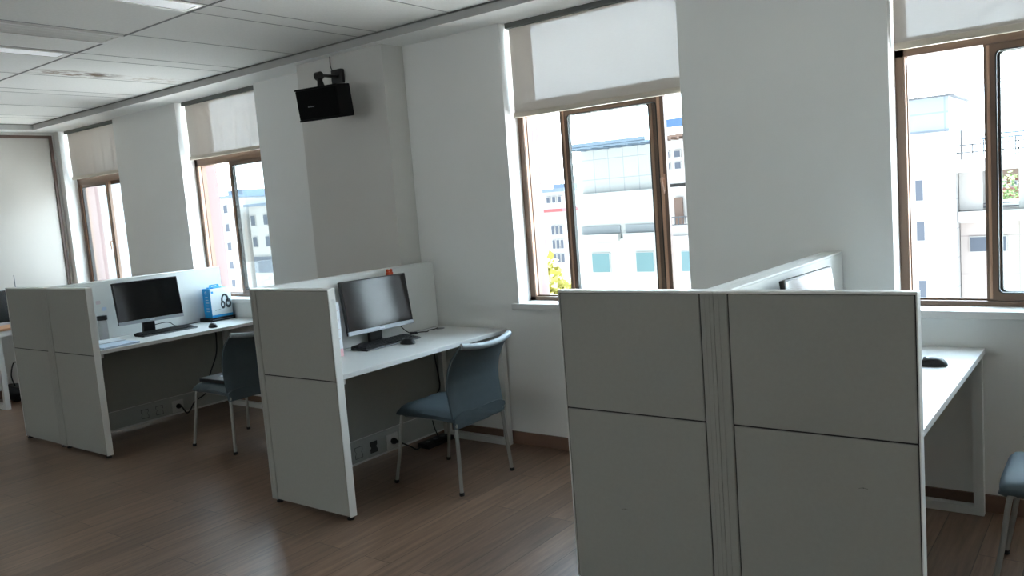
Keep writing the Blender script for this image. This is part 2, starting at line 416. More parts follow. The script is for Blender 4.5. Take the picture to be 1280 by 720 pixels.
m.box(-4.777, -3.888, 3.887, 3.905, 0, 0.08, 0.002); m.box(-4.777, -4.76, 3.9, 4.09, 0, 0.08); m.box(-3.905, -3.888, 3.9, 4.09, 0, 0.08)
struct(m.build('baseboard_back', M['baseboard']), 'brown baseboard under the windows', 'baseboard')
struct(MB().box(XL, XL + 0.014, YB, W, 0, 0.08, 0.002).build('baseboard_left', M['baseboard']), 'brown baseboard along the far end wall', 'baseboard')

# ------------------------------------------------------------------ windows
FY0, FY1 = 4.225, 4.305
def sash(parent, x0, x1, y0, y1, z0, z1, matf, lw=0.045, rw=0.045, handle=None):
    o_ = rrect(x0, x1, z0, z1, 0.004); i_ = rrect(x0 + lw, x1 - rw, z0 + 0.034, z1 - 0.036, 0.022)
    s = MB().ring(o_, i_, 'y', y0, y1).build('sash', matf, parent, smooth=40)
    MB().ring(rrect(x0 + lw - 0.001, x1 - rw + 0.001, z0 + 0.033, z1 - 0.035, 0.022), rrect(x0 + lw + 0.004, x1 - rw - 0.004, z0 + 0.038, z1 - 0.040, 0.02), 'y', y0 - 0.001, y1 + 0.001).build('sash_seal', M['gasket'], s)
    MB().box(x0 + 0.012, x0 + 0.024, y0 - 0.004, y0 + 0.001, z0 + 0.01, z1 - 0.01, 0.002).build('stile_strip', M['tanframe'], s)
    MB().box(x1 - 0.040, x1 - 0.022, y0 - 0.004, y0 + 0.001, z0 + 0.01, z1 - 0.01, 0.002).build('stile_strip', M['tanframe'], s)
    ym = (y0 + y1) / 2
    MB().box(x0 + lw - 0.004, x1 - rw + 0.004, ym - 0.002, ym + 0.002, z0 + 0.03, z1 - 0.032).build('pane', M['glass'], s)
    if handle:
        hx, hz = handle; h = MB()
        h.box(hx - 0.011, hx + 0.011, y0 - 0.006, y0, hz - 0.05, hz + 0.05, 0.003)
        h.tube(smoothpath([(hx, y0 - 0.004, hz + 0.025), (hx, y0 - 0.03, hz + 0.022), (hx + 0.004, y0 - 0.036, hz), (hx + 0.012, y0 - 0.034, hz - 0.06)]), 0.007, 8)
        h.build('handle', M['tanframe'], s, smooth=50)
def window(n, x0, x1, zt, a, b, lab, handles):
    """a, b: x spans of the inner and the outer sliding sash"""
    w = thing('window_%d' % n, lab, 'window', kind='structure')
    f = MB(); zb = 0.92
    # main frame ring with transom
    f.box(x0, x0 + 0.038, FY0, FY1, zb, 2.70); f.box(x1 - 0.038, x1, FY0, FY1, zb, 2.70)
    f.box(x0, x1, FY0, FY1, zb, zb + 0.024); f.box(x0, x1, FY0, FY1, 2.635, 2.70)
    f.box(x0, x1, FY0, FY1, zt, zt + 0.085)
    f.box(x0 + 0.038, x0 + 0.046, FY0 + 0.034, FY0 + 0.044, zb, zt)     # track fins
    f.box(x1 - 0.046, x1 - 0.038, FY0 + 0.034, FY0 + 0.044, zb, zt)
    f.box(x0, x1, FY0 + 0.034, FY0 + 0.044, zb + 0.024, zb + 0.032)
    f.build('window_frame', M['brownframe'], w)
    t = MB(); t.box(x0 + 0.0385, x0 + 0.041, FY0 + 0.006, FY0 + 0.033, zb + 0.03, zt); t.build('lit_jamb_face', M['tanframe'], w)  # tan layer paints the light falling on the brown jamb
    MB().box(x0 + 0.038, x1 - 0.038, 4.262, 4.266, zt + 0.085, 2.635).build('pane', M['glass'], w)
    sash(w, a[0], a[1], FY0 + 0.004, FY0 + 0.032, zb + 0.025, zt + 0.005, M['brownframe'], handle=handles)
    sash(w, b[0], b[1], FY0 + 0.046, FY0 + 0.074, zb + 0.025, zt + 0.005, M['brownframe'])
    s = MB(); s.box(x0 - 0.045, x1 + 0.045, 4.07, W, ZS, 0.92, 0.003); s.box(x0 + 0.001, x1 - 0.001, W, FY0 + 0.01, ZS, 0.92)
    s.build('window_sill', M['sill'], w)
    return w
window(1, *WIN[0], 2.085, (-8.86, -8.27), (-8.415, -7.825), 'farthest brown framed sliding window, beside the white wall board', (-8.30, 1.45))
window(2, *WIN[1], 2.085, (-6.19, -5.595), (-6.25, -5.655), 'brown framed sliding window behind the blue headphone box', None)
window(3, *WIN[2], 2.085, (-2.765, -2.08), (-2.80, -2.15), 'brown framed sliding window between pillar and double partition, latch handle showing', (-2.102, 1.60))
window(4, *WIN[3], 2.085, (-0.525, 0.245), (-0.515, 0.245), 'brown framed sliding window at the right edge of the photo', None)
window(5, *WIN[4], 2.085, (1.36, 1.95), (1.86, 2.45), 'brown framed sliding window beyond the frame', None)
window(6, *WIN[5], 2.085, (3.56, 4.15), (4.06, 4.65), 'last brown framed sliding window beyond the frame', None)

# roller blinds
def blind(x0, x1, zb, folds, label):
    t = thing('roller_blind', label, 'blind', ((x0 + x1) / 2, 4.17, 2.66), group='roller blinds over the windows')
    hw = (x1 - x0) / 2; z0 = zb + 0.03 - 2.66
    def f(u, v):
        x = -hw + 2 * hw * u; z = z0 + (0.0 - z0) * v
        amp = folds * (1 - v) * (0.25 + 0.75 * u)
        y = amp * (math.sin(u * 34) + 0.5 * math.sin(u * 71 + 1.3))
        return Vector((x, y, z)), Vector((x, y + 0.0012, z))
    MB().grid(f, 60 if folds else 2, 8).build('fabric', M['blind'], t, smooth=60)
    r = MB(); r.box(-hw - 0.002, hw + 0.002, -0.011, 0.011, zb - 2.66, zb - 2.66 + 0.032, 0.004)
    r.build('bottom_rail', M['rail'], t, smooth=40)
    MB().box(-hw - 0.012, hw + 0.012, -0.028, 0.034, -0.046, 0.004, 0.004).build('headrail', M['headrail'], t, smooth=40)
    return t
blind(-8.865, -7.81, 2.139, 0.010, 'half lowered beige roller blind on the farthest window beside the wall board')
blind(-6.655, -5.58, 2.142, 0.009, 'half lowered beige roller blind with soft folds, left of the loudspeaker pillar')
blind(-3.06, -1.935, 2.073, 0.0, 'half lowered flat roller blind right of the loudspeaker pillar, full width seen')
blind(-0.872, 0.26, 2.112, 0.0, 'half lowered flat roller blind in the top right corner')

# ------------------------------------------------------------------ ceiling fittings
def lamp(xc, label):
    t = thing('ceiling_light', label, 'lamp', (xc, 1.97, CZ), group='strip lights in the ceiling')
    MB().ring(rrect(-0.085, 0.085, -0.61, 0.61, 0.002, 1), rrect(-0.066, 0.066, -0.592, 0.592, 0.002, 1), 'z', -0.008, 0.0).build('lamp_frame', M['alu'], t)
    MB().box(-0.066, 0.066, -0.592, 0.592, -0.004, 0.0).build('diffuser', M['lamp'], t)
lamp(-3.925, 'white strip light flush in the ceiling, the nearer one at the top edge')
lamp(-5.385, 'white strip light flush in the ceiling, the farther one near the brown stain')
t = thing('air_diffuser', 'long metal slot air diffuser in the ceiling between two strip lights', 'air vent', (-4.80, 1.97, CZ))
MB().ring(rrect(-0.125, 0.115, -0.63, 0.63, 0.002, 1), rrect(-0.105, 0.10, -0.61, 0.61, 0.002, 1), 'z', -0.012, 0.0).build('vent_frame', M['alu'], t)
MB().box(-0.105, 0.10, -0.61, 0.61, -0.0015, 0.0).build('vent_backing', M['slot'], t)
for k in range(3):
    m = MB(); xx = -0.07 + k * 0.062
    m.prism([(xx - 0.02, -0.002), (xx + 0.02, -0.002), (xx + 0.012, -0.016), (xx - 0.004, -0.013)], 'y', -0.608, 0.608); m.build('vent_blade', M['alu'], t)

# ------------------------------------------------------------------ far wall board
t = thing('wall_board', 'large white board with brown frame on the far end wall', 'board', (XL, 3.0, 0.9))
MB().box(0, 0.015, -1.9, 1.03, 0.0, 1.68).build('board_face', M['whiteboard'], t)
MB().ring(rrect(-1.93, 1.06, -0.03, 1.71, 0.004, 1), rrect(-1.9, 1.03, 0.0, 1.68, 0.004, 1), 'x', 0.0, 0.028).build('board_frame', M['boardframe'], t)

# ------------------------------------------------------------------ workstations
Y0 = 2.657
def workstation(x, s, label, sockets=True, black=False, scuff=None):
    """x: outer face of the back panel, s=+1 desk on its right; local x grows away from the back panel"""
    t = thing('office_workstation', label, 'workstation', (x, Y0, 0), group='partitioned desks along the window wall')
    Wd = 0.648; D = 0.045; E_ = 4.088 - Y0
    def bx(mb, x0, x1, *r, bev=0.0):
        a, b = sorted((s * x0, s * x1)); return mb.box(a, b, *r, bev)
    e = MB(); bx(e, 0.001, Wd - 0.002, 0.006, D, 0.02, 1.19); e = e.build('end_panel', M['gasket'], t)
    m = MB(); bx(m, 0, 0.050, 0, D, 0.018, 1.195, bev=0.003); bx(m, 0.014, 0.020, -0.0015, 0.002, 0.02, 1.19); bx(m, 0.032, 0.046, -0.001, 0.002, 0.02, 1.19); m.build('panel_post', M['panel'], e)
    m = MB(); bx(m, Wd - 0.005, Wd, 0.0, D, 0.018, 1.195, bev=0.002); m.build('panel_edge', M['edgelit'], e)  # edge colour lightened as if lit from the windows
    m = MB(); bx(m, 0, Wd, -0.001, D + 0.002, 1.190, 1.2, bev=0.003); m.build('top_cap', M['edgelit'], e)  # cap whitened for the light it catches from the windows
    for z0, z1 in ((0.022, 0.7240), (0.7300, 1.188)):
        m = MB(); bx(m, 0.0540, Wd - 0.0090, 0.001, D - 0.003, z0, z1, bev=0.002); m.build('panel_infill', M['panel'], e)
    m = MB(); bx(m, 0.055, Wd - 0.008, D - 0.002, D + 0.001, 0.03, 1.185); m.build('inner_lining', M['panel'], e)
    if scuff:
        m = MB(); m.tube(smoothpath([(s * scuff[0] - 0.014, 0.0012, scuff[1] - 0.001), (s * scuff[0], 0.0012, scuff[1] + 0.002), (s * scuff[0] + 0.014, 0.0012, scuff[1])]), [0.0006] * 6 + [0.0016] + [0.0006] * 6, 6); m.build('scuff', M['gasket'], e)
    for xx in (0.04, Wd - 0.025):
        MB().lathe([(0.019, 0), (0.02, 0.008), (0.012, 0.010), (0.012, 0.021)], 16, (s * xx, 0.022, 0)).build('foot', M['black'], e, smooth=40)
    b = MB(); bx(b, 0.0, D - 0.002, D, E_, 0.03, 1.19); b = b.build('back_panel', M['whitepanel'], t)
    m = MB(); bx(m, -0.0, D + 0.001, D, E_, 1.190, 1.2, bev=0.003); m.build('top_cap', M['whitepanel'], b)
    m = MB(); bx(m, D - 0.004, D + 0.001, D + 0.002, E_, 0.762, 1.189); m.build('panel_infill', M['whitepanel'], b)
    m = MB(); bx(m, D - 0.004, D + 0.0005, D + 0.004, E_ - 0.016, 0.185, 0.756); m.build('panel_infill', M['panel'], b)
    m = MB(); bx(m, D - 0.004, D + 0.006, D + 0.004, E_ - 0.016, 0.045, 0.18, bev=0.002); rw = m.build('cable_channel', M['frame'], b)
    d = MB(); bx(d, D + 0.002, 0.642, D + 0.003, E_ - 0.003, 0.729, 0.755, bev=0.002); d.build('desktop', M['desk'], t)
    # steel loop leg at the wall end
    lg = MB(); y0, y1 = E_ - 0.065, E_ - 0.025
    oo = [(s * 0.075, 0), (s * 0.635, 0), (s * 0.635, 0.729), (s * 0.075, 0.729)]; ii = [(s * 0.115, 0.04), (s * 0.595, 0.04), (s * 0.595, 0.689), (s * 0.115, 0.689)]
    lg.ring(oo, ii, 'y', y0, y1); lg.build('leg_frame', M['whitesteel'], t)
    br = MB(); bx(br, 0.60, 0.625, D, D + 0.03, 0.70, 0.729); bx(br, 0.05, 0.075, D + 0.05, E_ - 0.07, 0.70, 0.729); br.build('desk_bracket', M['whitesteel'], t)
    if sockets:
        fx = D + 0.006
        for k, yc in enumerate((0.613, 0.737)):
            sq = rrect(yc - 0.031, yc + 0.031, 0.068, 0.140, 0.004, 1)
            m = MB()
            o1 = [(yc - .031, .140), (yc - .031, .118), (yc - .021, .104), (yc - .031, .09), (yc - .031, .068), (yc + .031, .068), (yc + .031, .09), (yc + .021, .104), (yc + .031, .118), (yc + .031, .140)]
            i1 = [(yc + (p[0] - yc) * 0.9, 0.104 + (p[1] - 0.104) * 0.92) for p in o1]
            if black and k == 1: m.prism(o1, 'x', s * (fx - 0.001), s * (fx + 0.0008))
            else: m.ring(o1, i1, 'x', s * (fx - 0.001), s * (fx + 0.0008))
            m.build('socket_cutout', M['sockline'], rw)
        m = MB(); bx(m, fx - 0.001, fx + 0.008, 0.845, 0.945, 0.050, 0.148, bev=0.003); m.build('power_socket', M['socket'], rw)
    return t
XF, XM, XLF = -1.1600, -3.832, -6.332
workstation(XF, 1, 'nearest workstation, right half, its grey end panel largest in the photo', scuff=(0.476, 0.563))
workstation(XF, -1, 'nearest workstation, left half, backing onto the one with the white screen', sockets=False, scuff=(0.407, 0.342))
workstation(XM, 1, 'middle single workstation, bright edge on its end panel, grey-lit monitor', black=True)
workstation(XLF, 1, 'farther workstation holding the blue headphone box and black monitor')
workstation(XLF, -1, 'farther workstation, left half, grey end panel beside the wooden-edged desk', sockets=False)
# scuffs on the nearest end panels are left to the cloth

# ------------------------------------------------------------------ monitors
def monitor(x, y, zc, yaw, tilt, label, dz=0.755):
    t = thing('monitor', label, 'monitor', (x, y, dz), yaw, group='computer monitors on the desks')
    R = Matrix.Translation((0, 0, zc - dz)) @ Matrix.Rotation(-tilt, 4, 'Y')
    w, h = 0.254, 0.1625
    m = MB(); m.box(-0.022, 0.0, -w, w, -h, h, 0.004); m.box(-0.05, -0.02, -0.17, 0.17, -0.11, 0.09, 0.012); m.build('housing', M['black'], t, smooth=40, mtx=R)
    m = MB(); m.box(-0.002, 0.0012, -w + 0.007, w - 0.007, -h + 0.027, h - 0.008); m.build('screen', M['screen'], t, mtx=R)
    m = MB(); m.box(-0.012, 0.002, -w, w, -h - 0.001, -h + 0.024, 0.002); c = m.build('chin', M['chin'], t, mtx=R)
    m = MB()
    for k in range(4): m.box(0.0015, 0.0026, -0.018 + k * 0.0095, -0.018 + k * 0.0095 + 0.007, -h + 0.0085, -h + 0.0155)
    m.build('maker_mark', M['paper'], c, mtx=R)
    m = MB(); m.prism([(-0.075, 0.012), (-0.045, 0.012), (-0.045, 0.24), (-0.062, 0.24)], 'y', -0.046, 0.046)
    m.box(-0.072, -0.03, -0.05, 0.05, zc - dz - 0.05, zc - dz + 0.05, 0.006)
    m.build('stand_neck', M['black'], t)
    MB().prism([(x_, y_) for x_, y_ in rrect(-0.098, -0.02, -0.115, 0.115, 0.025)], 'z', 0, 0.012).build('stand_base', M['black'], t)
    return t
monitor(-3.685, 3.455, 1.005, -0.085, 0.138, 'monitor with grey reflection on the middle desk, orange clip on top')
monitor(-6.089, 3.314, 1.018, -0.084, 0.151, 'black-screened monitor on the desk with the blue box')
monitor(-1.012, 3.315, 1.024, -0.06, 0.138, 'white-glaring monitor corner peeking over the nearest partition')
monitor(-8.52, 3.02, 0.935, 0.0, 0.05, 'black monitor edge at the left border on the wooden-edged desk', 0.7585)

# ------------------------------------------------------------------ keyboards and mice
def keyboard(x, y, rz, label, D=0.143, L=0.45):
    t = thing('keyboard', label, 'keyboard', (x, y, 0.755), rz, group='black keyboards')
    m = MB(); m.prism([(-D / 2, 0.0), (D / 2, 0.0), (D / 2, 0.010), (-D / 2, 0.024)], 'y', -L / 2, L / 2)
    bmesh.ops.bevel(m.bm, geom=m.bm.edges[:], offset=0.004, segments=2, affect='EDGES'); m.build('case', M['black'], t, smooth=35)
    k = MB(); sl = -0.014 / D
    for r in range(6):
        xx = -D / 2 + 0.016 + r * (D - 0.036) / 5.6; z = 0.017 + sl * xx
        yy = -L / 2 + 0.012
        widths = [0.016] * 20 if r < 5 else [0.022, 0.018, 0.018, 0.10, 0.018, 0.018, 0.022, 0.016, 0.016, 0.016, 0.016, 0.03]
        for wk in widths:
            if yy + wk > L / 2 - 0.01: break
            k.box(xx, xx + 0.0165, yy, yy + wk, z, z + 0.006); yy += wk + 0.0045
    k.build('keys', M['keys'], t)
    m = MB(); m.prism([(D / 2 - 0.002, 0.002), (D / 2 + 0.003, 0.002), (D / 2 + 0.003, 0.008), (D / 2 - 0.002, 0.009)], 'y', -L / 2 + 0.01, L / 2 - 0.01); m.build('front_edge', M['grey'], t)
keyboard(-3.628, 3.445, -0.03, 'black keyboard under the grey-lit monitor of the middle desk')
keyboard(-6.028, 3.395, -0.04, 'black keyboard with light front edge under the black-screened monitor')
def mouse(x, y, rz, label):
    t = thing('computer_mouse', label, 'mouse', (x, y, 0.755), rz, group='black computer mice')
    m = MB(); bm = m.bm; nu, nv = 16, 8; rings = []
    for j in range(nv + 1):
        ph = (PI / 2) * j / nv; row = []
        for i in range(nu):
            a = 2 * PI * i / nu; c, s_ = math.cos(a), math.sin(a)
            r = math.cos(ph) ** 0.7
            px = 0.056 * math.copysign(abs(c) ** 0.85, c) * r; py = 0.031 * math.copysign(abs(s_) ** 0.85, s_) * r * (1.0 - 0.1 * c)
            row.append(bm.verts.new((px, py, 0.002 + 0.034 * math.sin(ph) * (1 - 0.25 * (px / 0.056) ** 2 - 0.12 * px / 0.056))))
        rings.append(row)
        if j == nv - 1: break
    for A, B in zip(rings, rings[1:]):
        for i in range(nu): bm.faces.new((A[i], A[(i + 1) % nu], B[(i + 1) % nu], B[i]))
    bm.faces.new(rings[0][::-1]); bm.faces.new(rings[-1])
    m.build('mouse_body', M['black'], t, smooth=50)
    MB().tube([(0.028, -0.004, 0.030), (0.028, 0.004, 0.030)], 0.0075, 12).build('scroll_wheel', M['grey'], t, smooth=40)
mouse(-3.492, 3.485, PI, 'black mouse lying against the keyboard on the middle desk')
mouse(-5.80, 3.655, PI - 0.3, 'black mouse on the desk in front of the blue headphone box')
mouse(-0.655, 3.665, PI + 0.15, 'dark mouse on the bright nearest desk right of the large end panel')

# ------------------------------------------------------------------ small things on the desks
# drinking bottle
t = thing('drinking_bottle', 'clear drinking bottle with black lid beside the black-screened monitor', 'bottle', (-6.185, 2.985, 0.755))
MB().lathe([(0.030, 0), (0.033, 0.004), (0.033, 0.12), (0.031, 0.145), (0.026, 0.158)], 24).build('bottle_body', M['bottle'], t, smooth=40)
MB().lathe([(0.034, 0.157), (0.036, 0.161), (0.036, 0.187), (0.033, 0.190)], 24).build('lid', M['black'], t, smooth=40)
# papers
def sheet(x, y, z, rz, w, l, h, mat, label):
    m = MB()
    def f(u, v):
        zz = 0.0012 * math.sin(5 * u + 3 * v) * (1 if h < 0.01 else 0.4)
        return Vector(((u - .5) * w, (v - .5) * l, h + abs(zz))), Vector(((u - .5) * w, (v - .5) * l, 0))
    m.grid(f, 8, 8); o = m.build('paper_stack', mat, smooth=40); o.location = (x, y, z); o.rotation_euler = (0, 0, rz)
    tag(o, label, 'paper', 'papers on the desk with the bottle')
sheet(-5.93, 2.865, 0.7552, 0.06, 0.42, 0.27, 0.012, M['bluepaper'], 'pale blue paper stack at the desk front below the bottle')
sheet(-6.07, 3.0, 0.7552, 0.35, 0.0, 0.0, 0.0, M['paper'], 'x') if False else None
sheet(-6.02, 2.885, 0.7687, -0.12, 0.21, 0.25, 0.004, M['paper'], 'white loose sheets lying on top of the pale blue paper stack')
# headphone box on black case
t = thing('black_case', 'flat black case under the blue headphone box', 'case', (-6.175, 3.958, 0.755))
MB().box(-0.09, 0.06, -0.125, 0.122, 0.0, 0.030, 0.006).build('case_body', M['black'], t, smooth=40)
MB().box(0.058, 0.0612, -0.10, 0.10, 0.012, 0.017).build('lid_seam', M['grey'], t)
t = thing('headphone_box', 'blue and white headphone box with hanging tab in the desk corner by the window', 'box', (-6.175, 3.970, 0.785))
MB().box(-0.068, 0.0445, -0.098, 0.098, 0, 0.245, 0.0015).build('carton', M['boxblue'], t)
fr = MB().box(0.0440, 0.0458, -0.098, 0.098, 0.006, 0.245).build('front_card', M['boxwhite'], t)
MB().box(-0.06, 0.04, -0.06, 0.02, 0.245, 0.252, 0.001).build('top_flap', M['boxblue'], t)
h = MB().ring([(-0.075, 0.246), (-0.068, 0.276), (0.018, 0.276), (0.026, 0.246)], [(-0.05, 0.2585), (-0.048, 0.267), (0.0, 0.267), (0.002, 0.2585)], 'x', -0.003, 0.0); h.build('hang_tab', M['boxblue'], t)
pr = MB()
cy, cz = 0.035, 0.12; xp = 0.0455
arc = [(xp, cy + 0.030 * math.cos(a), cz + 0.012 + 0.052 * math.sin(a)) for a in [math.radians(-15 + 10 * k) for k in range(22)]]
pr.tube(arc, 0.0075, 8)
for (dy, dz, ry, rz_) in ((-0.024, -0.02, 0.021, 0.034), (0.028, -0.012, 0.028, 0.040)):
    pr.ring([(cy + dy + ry * math.cos(a), cz + dz + rz_ * math.sin(a)) for a in [2 * PI * k / 20 for k in range(20)]],
            [(cy + dy + ry * .45 * math.cos(a), cz + dz + rz_ * .45 * math.sin(a)) for a in [2 * PI * k / 20 for k in range(20)]], 'x', 0.0455, 0.0475)
pr.build('headphone_picture', M['darkprint'], fr)
MB().box(0.0455, 0.0464, -0.09, -0.07, 0.205, 0.222).build('maker_logo', M['boxblue'], fr)
MB().box(0.0455, 0.0464, -0.098, 0.098, 0.004, 0.022).build('base_band', M['boxblue'], fr)
m = MB()
for k in range(5): m.box(0.0455, 0.0464, -0.066 + k * 0.011, -0.058 + k * 0.011, 0.058 + 0.002 * (k % 2), 0.063 + 0.002 * (k % 2))
m.build('lettering', M['darkprint'], fr)
m = MB()
m.ring([(-0.02 + 0.013 * math.cos(2 * PI * k / 16), 0.212 + 0.013 * math.sin(2 * PI * k / 16)) for k in range(16)], [(-0.02 + 0.007 * math.cos(2 * PI * k / 16), 0.212 + 0.007 * math.sin(2 * PI * k / 16)) for k in range(16)], 'y', -0.0990, -0.0978)
m.build('side_logo', M['bluepaper'], t)
m = MB()
for k in range(6): m.box(-0.03, 0.004 + 0.006 * (k % 3), -0.0990, -0.0978, 0.172 - k * 0.024, 0.178 - k * 0.024)
m.build('side_lettering', M['bluepaper'], t)
# upright file on the middle desk
t = thing('file_box', 'slim white upright file with pink foot behind the middle end panel', 'file', (-3.655, 3.045, 0.755))
MB().box(-0.06, 0.05, -0.035, 0.035, 0.045, 0.315, 0.002).build('file_body', M['paper'], t)
MB().box(-0.0605, 0.0505, -0.0355, 0.0355, 0.0, 0.046, 0.002).build('pink_foot', M['pink'], t)
m = MB()
for k in range(4): m.box(0.0495, 0.0507, -0.02 + 0.006 * (k % 2), 0.022, 0.10 + k * 0.055, 0.106 + k * 0.055)
m.build('lettering', M['palepink'], t)
# orange clip on the monitor
t = thing('orange_clip', 'small orange-red figure-like clip on the top edge of the middle monitor', 'clip', (-3.722, 3.612, 1.1655))
m = MB(); m.box(-0.014, 0.014, -0.022, 0.022, -0.006, 0.016, 0.006, 3); m.build('clip_body', M['orange'], t, smooth=60)
for sy in (-1, 1):
    MB().lathe([(0.003, 0), (0.010, 0.006), (0.011, 0.014), (0.006, 0.021)], 12, (0, sy * 0.014, 0.013)).build('ear', M['orange'], t, smooth=60)
# faint notes on the farther back panel
for (y, z, mt, nm, lb) in ((3.02, 1.04, M['palepink'], 'sticker', 'faint pink sticker on the white back panel above the bottle'), (3.06, 0.985, M['bluepaper'], 'sticker', 'faint pale blue sticker on the white back panel below the pink one')):
    o = MB().prism(rrect(-0.018, 0.018, -0.014, 0.014, 0.006), 'x', 0, 0.0008).build(nm, mt); o.location = (XLF + 0.0462, y, z); tag(o, lb, 'sticker')

# ------------------------------------------------------------------ cables
def cable(pts, r, name, label, group=None, plug=None, mat=None):
    t = thing(name, label, 'cable', pts[0], group=group)
    o = Vector(pts[0]); P = [Vector(p) - o for p in pts]
    MB().tube(smoothpath(P), r, 8).build('cord', M['cable'], t, smooth=60)
    if plug is not None:
        m = MB(); q = P[plug]; m.lathe([(0.019, 0.0), (0.021, 0.004), (0.020, 0.02), (0.012, 0.034), (0.008, 0.05)], 16)
        m.build('plug', M['black'], t, smooth=40, mtx=Matrix.Translation(q) @ Matrix.Rotation(PI / 2, 4, 'Y'))
    return t
xs_ = XM + 0.060
cable([(xs_, 3.552, 0.100), (xs_ + 0.05, 3.553, 0.098), (xs_ + 0.075, 3.62, 0.055), (xs_ + 0.085, 3.67, 0.02), (xs_ + 0.08, 3.71, 0.018), (xs_ + 0.075, 3.735, 0.018)], 0.005, 'power_cable', 'black power cable plugged into the middle workstation socket', 'black power cables at the sockets', 0)
xs_ = XLF + 0.060
cable([(xs_, 3.552, 0.100), (xs_ + 0.05, 3.556, 0.095), (xs_ + 0.075, 3.575, 0.045), (xs_ + 0.085, 3.60, 0.055), (xs_ + 0.08, 3.66, 0.12), (xs_ + 0.06, 3.76, 0.15), (xs_ + 0.05, 3.83, 0.20), (xs_ + 0.05, 3.84, 0.30), (xs_ + 0.05, 3.92, 0.46), (xs_ + 0.05, 3.94, 0.60), (xs_ + 0.05, 3.94, 0.722)], 0.006, 'power_cable', 'black power cable rising from the farther workstation socket to its desk', 'black power cables at the sockets', 0)
cable([(-3.70, 3.935, 0.722), (-3.70, 3.93, 0.60), (-3.69, 3.94, 0.46), (-3.70, 3.955, 0.36), (-3.71, 3.90, 0.29), (-3.72, 3.88, 0.15), (-3.70, 3.90, 0.036)], 0.004, 'hanging_cable', 'thin black cable hanging under the middle desk')
t = thing('desk_cable', 'dark cable with plug lump running over the middle desk to the back corner', 'cable', (-3.70, 3.69, 0.757))
MB().tube(smoothpath([(-0.045, -0.03, 0.095), (-0.02, 0.02, 0.03), (0.01, 0.06, 0.006), (0.0, 0.12, 0.006), (0.03, 0.16, 0.004), (0.0, 0.21, 0.004), (0.01, 0.25, 0.004), (-0.01, 0.31, 0.003)]), 0.003, 8).build('cord', M['cable'], t, smooth=60)
MB().tube([(-0.004, 0.038, 0.012), (0.012, 0.085, 0.009)], [0.010, 0.007], 10).build('plug', M['black'], t, smooth=60)
m = MB().lathe([(0.03, 0), (0.03, 0.002), (0.024, 0.003)], 20); o = m.build('cable_grommet', M['grey'], None, smooth=40); o.location = (-3.69, 4.0, 0.755); tag(o, 'flat grey cable grommet in the back corner of the middle desk', 'grommet')
t = thing('keyboard_cable', 'thin dark cable looping behind the farther keyboard', 'cable', (-6.17, 3.45, 0.757))
MB().tube(smoothpath([(-0.02, -0.08, 0.05), (0.01, 0.0, 0.06), (0.0, 0.06, 0.05), (0.02, 0.09, 0.022), (0.0, 0.16, 0.012), (-0.06, 0.25, 0.004), (-0.06, 0.34, 0.004), (-0.065, 0.365, 0.004)]), 0.003, 8).build('cord', M['cable'], t, smooth=60)
# black power strip on the floor at the middle desk
t = thing('power_strip', 'black power strip lying on the floor under the middle desk by the wall', 'power strip', (-3.70, 3.90, 0.0), 0.0)
MB().box(-0.045, 0.06, -0.16, 0.09, 0, 0.034, 0.008).build('strip_body', M['black'], t, smooth=40)
for k in range(3): MB().lathe([(0.016, 0.0335), (0.016, 0.0355), (0.012, 0.036)], 14, (0.008, -0.11 + 0.07 * k, 0)).build('outlet', M['grey'], t, smooth=40)

